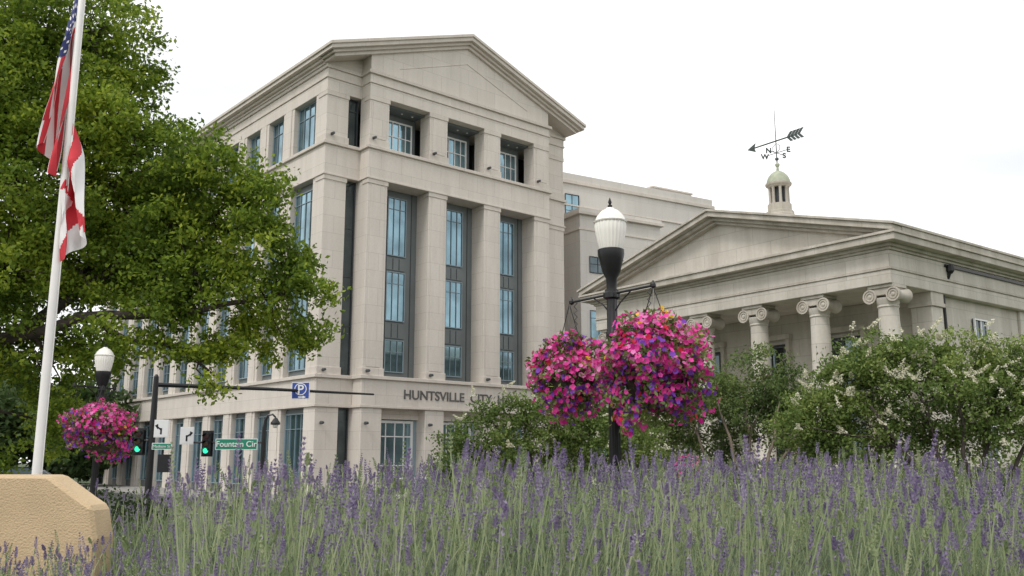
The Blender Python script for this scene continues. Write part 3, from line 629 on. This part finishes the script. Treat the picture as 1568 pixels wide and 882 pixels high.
n=135000; x,y=scatter(n,1.7,8.8); k=keep(x,y); x=x[k];y=y[k];n=len(x)
cl=clump(x,y)
h=(.52+.13*cl+rng.uniform(-.22,.14,n)); h=np.clip(h,.12,.82)*hf(x,y)
z0=bedz(x,y); base=np.stack([x,y,z0+rng.uniform(0,.2,n)*h],1)
ln=rng.normal(size=(n,2))*.10+np.array([.03,0]); mid=base+np.stack([ln[:,0]*.4,ln[:,1]*.4,h*.5],1); top=base+np.stack([ln[:,0]*1.4,ln[:,1]*1.4,h*.88],1)
w=unit(np.stack([rng.normal(size=n)+.6,rng.normal(size=n)*.5,rng.normal(size=n)*.1],1))*(rng.uniform(.0012,.003,n)*np.clip(y/3,.8,1.9))[:,None]
V=np.stack([base-w,base+w,mid+w,mid-w,top+w*.2,top-w*.2],1).reshape(-1,3)
A.add(V,(F2[None]+(np.arange(n)*6)[:,None,None]).reshape(-1,4),np.where(np.repeat(rng.uniform(size=n)<.3,2),1,0))
n=70000; x,y=scatter(n,1.7,8.5); k=keep(x,y); x=x[k];y=y[k];n=len(x)
P=np.stack([x,y,bedz(x,y)+rng.uniform(.1,.6,n)*hf(x,y)*(1+.2*clump(x,y))],1); a=unit(rng.normal(size=(n,3))*np.array([1,1,.5])+np.array([0,0,1.0])); b=unit(np.cross(a,rdir(n)))
s=rng.uniform(.018,.036,n)[:,None]; Vv,Ff=diamonds(P,a*s,b*s*.12); A.add(Vv,Ff,0)
# flower stalks
n=6200; x,y=scatter(n,1.9,9.0); k=keep(x,y); x=x[k];y=y[k];n=len(x)
cl=clump(x,y)
h=.76+.07*cl+rng.uniform(-.24,.16,n); h=h*hf(x,y)
z0=bedz(x,y); top_z=np.minimum(z0+h,1.49+rng.uniform(-.12,.045,n)); base=np.stack([x,y,z0],1)
ln=rng.normal(size=(n,2))*.10+np.array([.04,0]); top=np.stack([x+ln[:,0],y+ln[:,1],top_z],1); mid=(base+top)/2-np.stack([ln[:,0]*.2,ln[:,1]*.2,0*x],1)
sw_=(.0013*np.clip(y/3,.9,1.8))[:,None]*unit(np.stack([np.ones(n),rng.normal(size=n)*.3,0*x],1))
V=np.stack([base-sw_,base+sw_,mid+sw_,mid-sw_,top+sw_,top-sw_],1).reshape(-1,3); A.add(V,(F2[None]+(np.arange(n)*6)[:,None,None]).reshape(-1,4),1)
ax=unit(top-mid+rng.normal(size=(n,3))*.02); t1=unit(np.cross(ax,np.array([.3,1,.1]))); t2_=np.cross(ax,t1)
Ls=rng.uniform(.025,.075,n); rs=rng.uniform(.0038,.0062,n)*np.clip(y/4,1,1.5); pale=rng.uniform(size=n)<.25
whorl=8; pet=5
for j in range(whorl):
    f=j/(whorl-1)
    for q in range(pet):
        a_=q*2*math.pi/pet+j*.7+rng.uniform(-.3,.3,n); prof=math.sin(math.pi*(.25+.65*f))*(1.0 if j else .6)
        rad_=t1*np.cos(a_)[:,None]+t2_*np.sin(a_)[:,None]
        off=ax*(Ls*(f-.1))[:,None] - (ax*(rng.uniform(.012,.03,n))[:,None] if j==0 else 0)
        P=top+off+rad_*(rs*prof)[:,None]
        aa=unit(rad_*.7+ax*.9)*(rs*rng.uniform(.7,1.2,n))[:,None]; bb=np.cross(ax,rad_)*(rs*.55)[:,None]
        Vv,Ff=diamonds(P,aa,bb); A.add(Vv,Ff,np.where(pale,1,2))
A.obj('lavender',[M_lav,M_lavs,M_lavf],lb)
# ------------------------------------------------------------------ light and sky
w=bpy.data.worlds.new('World'); sc.world=w; w.use_nodes=True; nt=w.node_tree; nt.nodes.clear()
el=math.radians(52); az=math.radians(215)
out=nt.nodes.new('ShaderNodeOutputWorld'); bg=nt.nodes.new('ShaderNodeBackground'); bg.inputs[1].default_value=.1
sk=nt.nodes.new('ShaderNodeTexSky'); sk.sky_type='NISHITA'; sk.sun_disc=False; sk.sun_elevation=el; sk.sun_rotation=az; sk.dust_density=4; sk.air_density=1
hs=nt.nodes.new('ShaderNodeHueSaturation'); hs.inputs['Saturation'].default_value=.3
tc=nt.nodes.new('ShaderNodeTexCoord'); nz=nt.nodes.new('ShaderNodeTexNoise'); nz.inputs['Scale'].default_value=2.2; nz.inputs['Detail'].default_value=5
mp=nt.nodes.new('ShaderNodeMapping'); mp.inputs['Scale'].default_value=(1,1,2.5)
rp=nt.nodes.new('ShaderNodeValToRGB'); rp.color_ramp.elements[0].position=.28; rp.color_ramp.elements[0].color=(.60,.63,.67,1); rp.color_ramp.elements[1].position=.6; rp.color_ramp.elements[1].color=(1,.995,.985,1)
vm=nt.nodes.new('ShaderNodeVectorMath'); vm.operation='SCALE'; vm.inputs['Scale'].default_value=15.5
mx=nt.nodes.new('ShaderNodeMix'); mx.data_type='RGBA'; mx.inputs[0].default_value=.85
L_=nt.links.new
L_(sk.outputs[0],hs.inputs['Color']); L_(tc.outputs['Generated'],mp.inputs[0]); L_(mp.outputs[0],nz.inputs['Vector']); L_(nz.outputs['Fac'],rp.inputs[0]); L_(rp.outputs[0],vm.inputs[0])
L_(hs.outputs[0],mx.inputs[6]); L_(vm.outputs[0],mx.inputs[7]); L_(mx.outputs[2],bg.inputs[0]); L_(bg.outputs[0],out.inputs[0])
sd=bpy.data.lights.new('sun','SUN'); sd.energy=1.5; sd.angle=math.radians(14); sd.color=(1,.96,.9)
so=bpy.data.objects.new('sun',sd); link(so)
sv=Vector((math.sin(az)*math.cos(el),math.cos(az)*math.cos(el),math.sin(el))); so.rotation_euler=sv.to_track_quat('Z','Y').to_euler(); so.location=(0,-10,40)
cd=bpy.data.cameras.new('camera'); cam=bpy.data.objects.new('camera',cd); link(cam); cam.location=(0,0,1.5); cam.rotation_euler=(math.radians(90+10.68),0,0)
cd.lens=32.14; cd.sensor_width=36; cd.clip_end=3000; cd.clip_start=.05
cd.dof.use_dof=True; cd.dof.focus_distance=14; cd.dof.aperture_fstop=14
sc.camera=cam
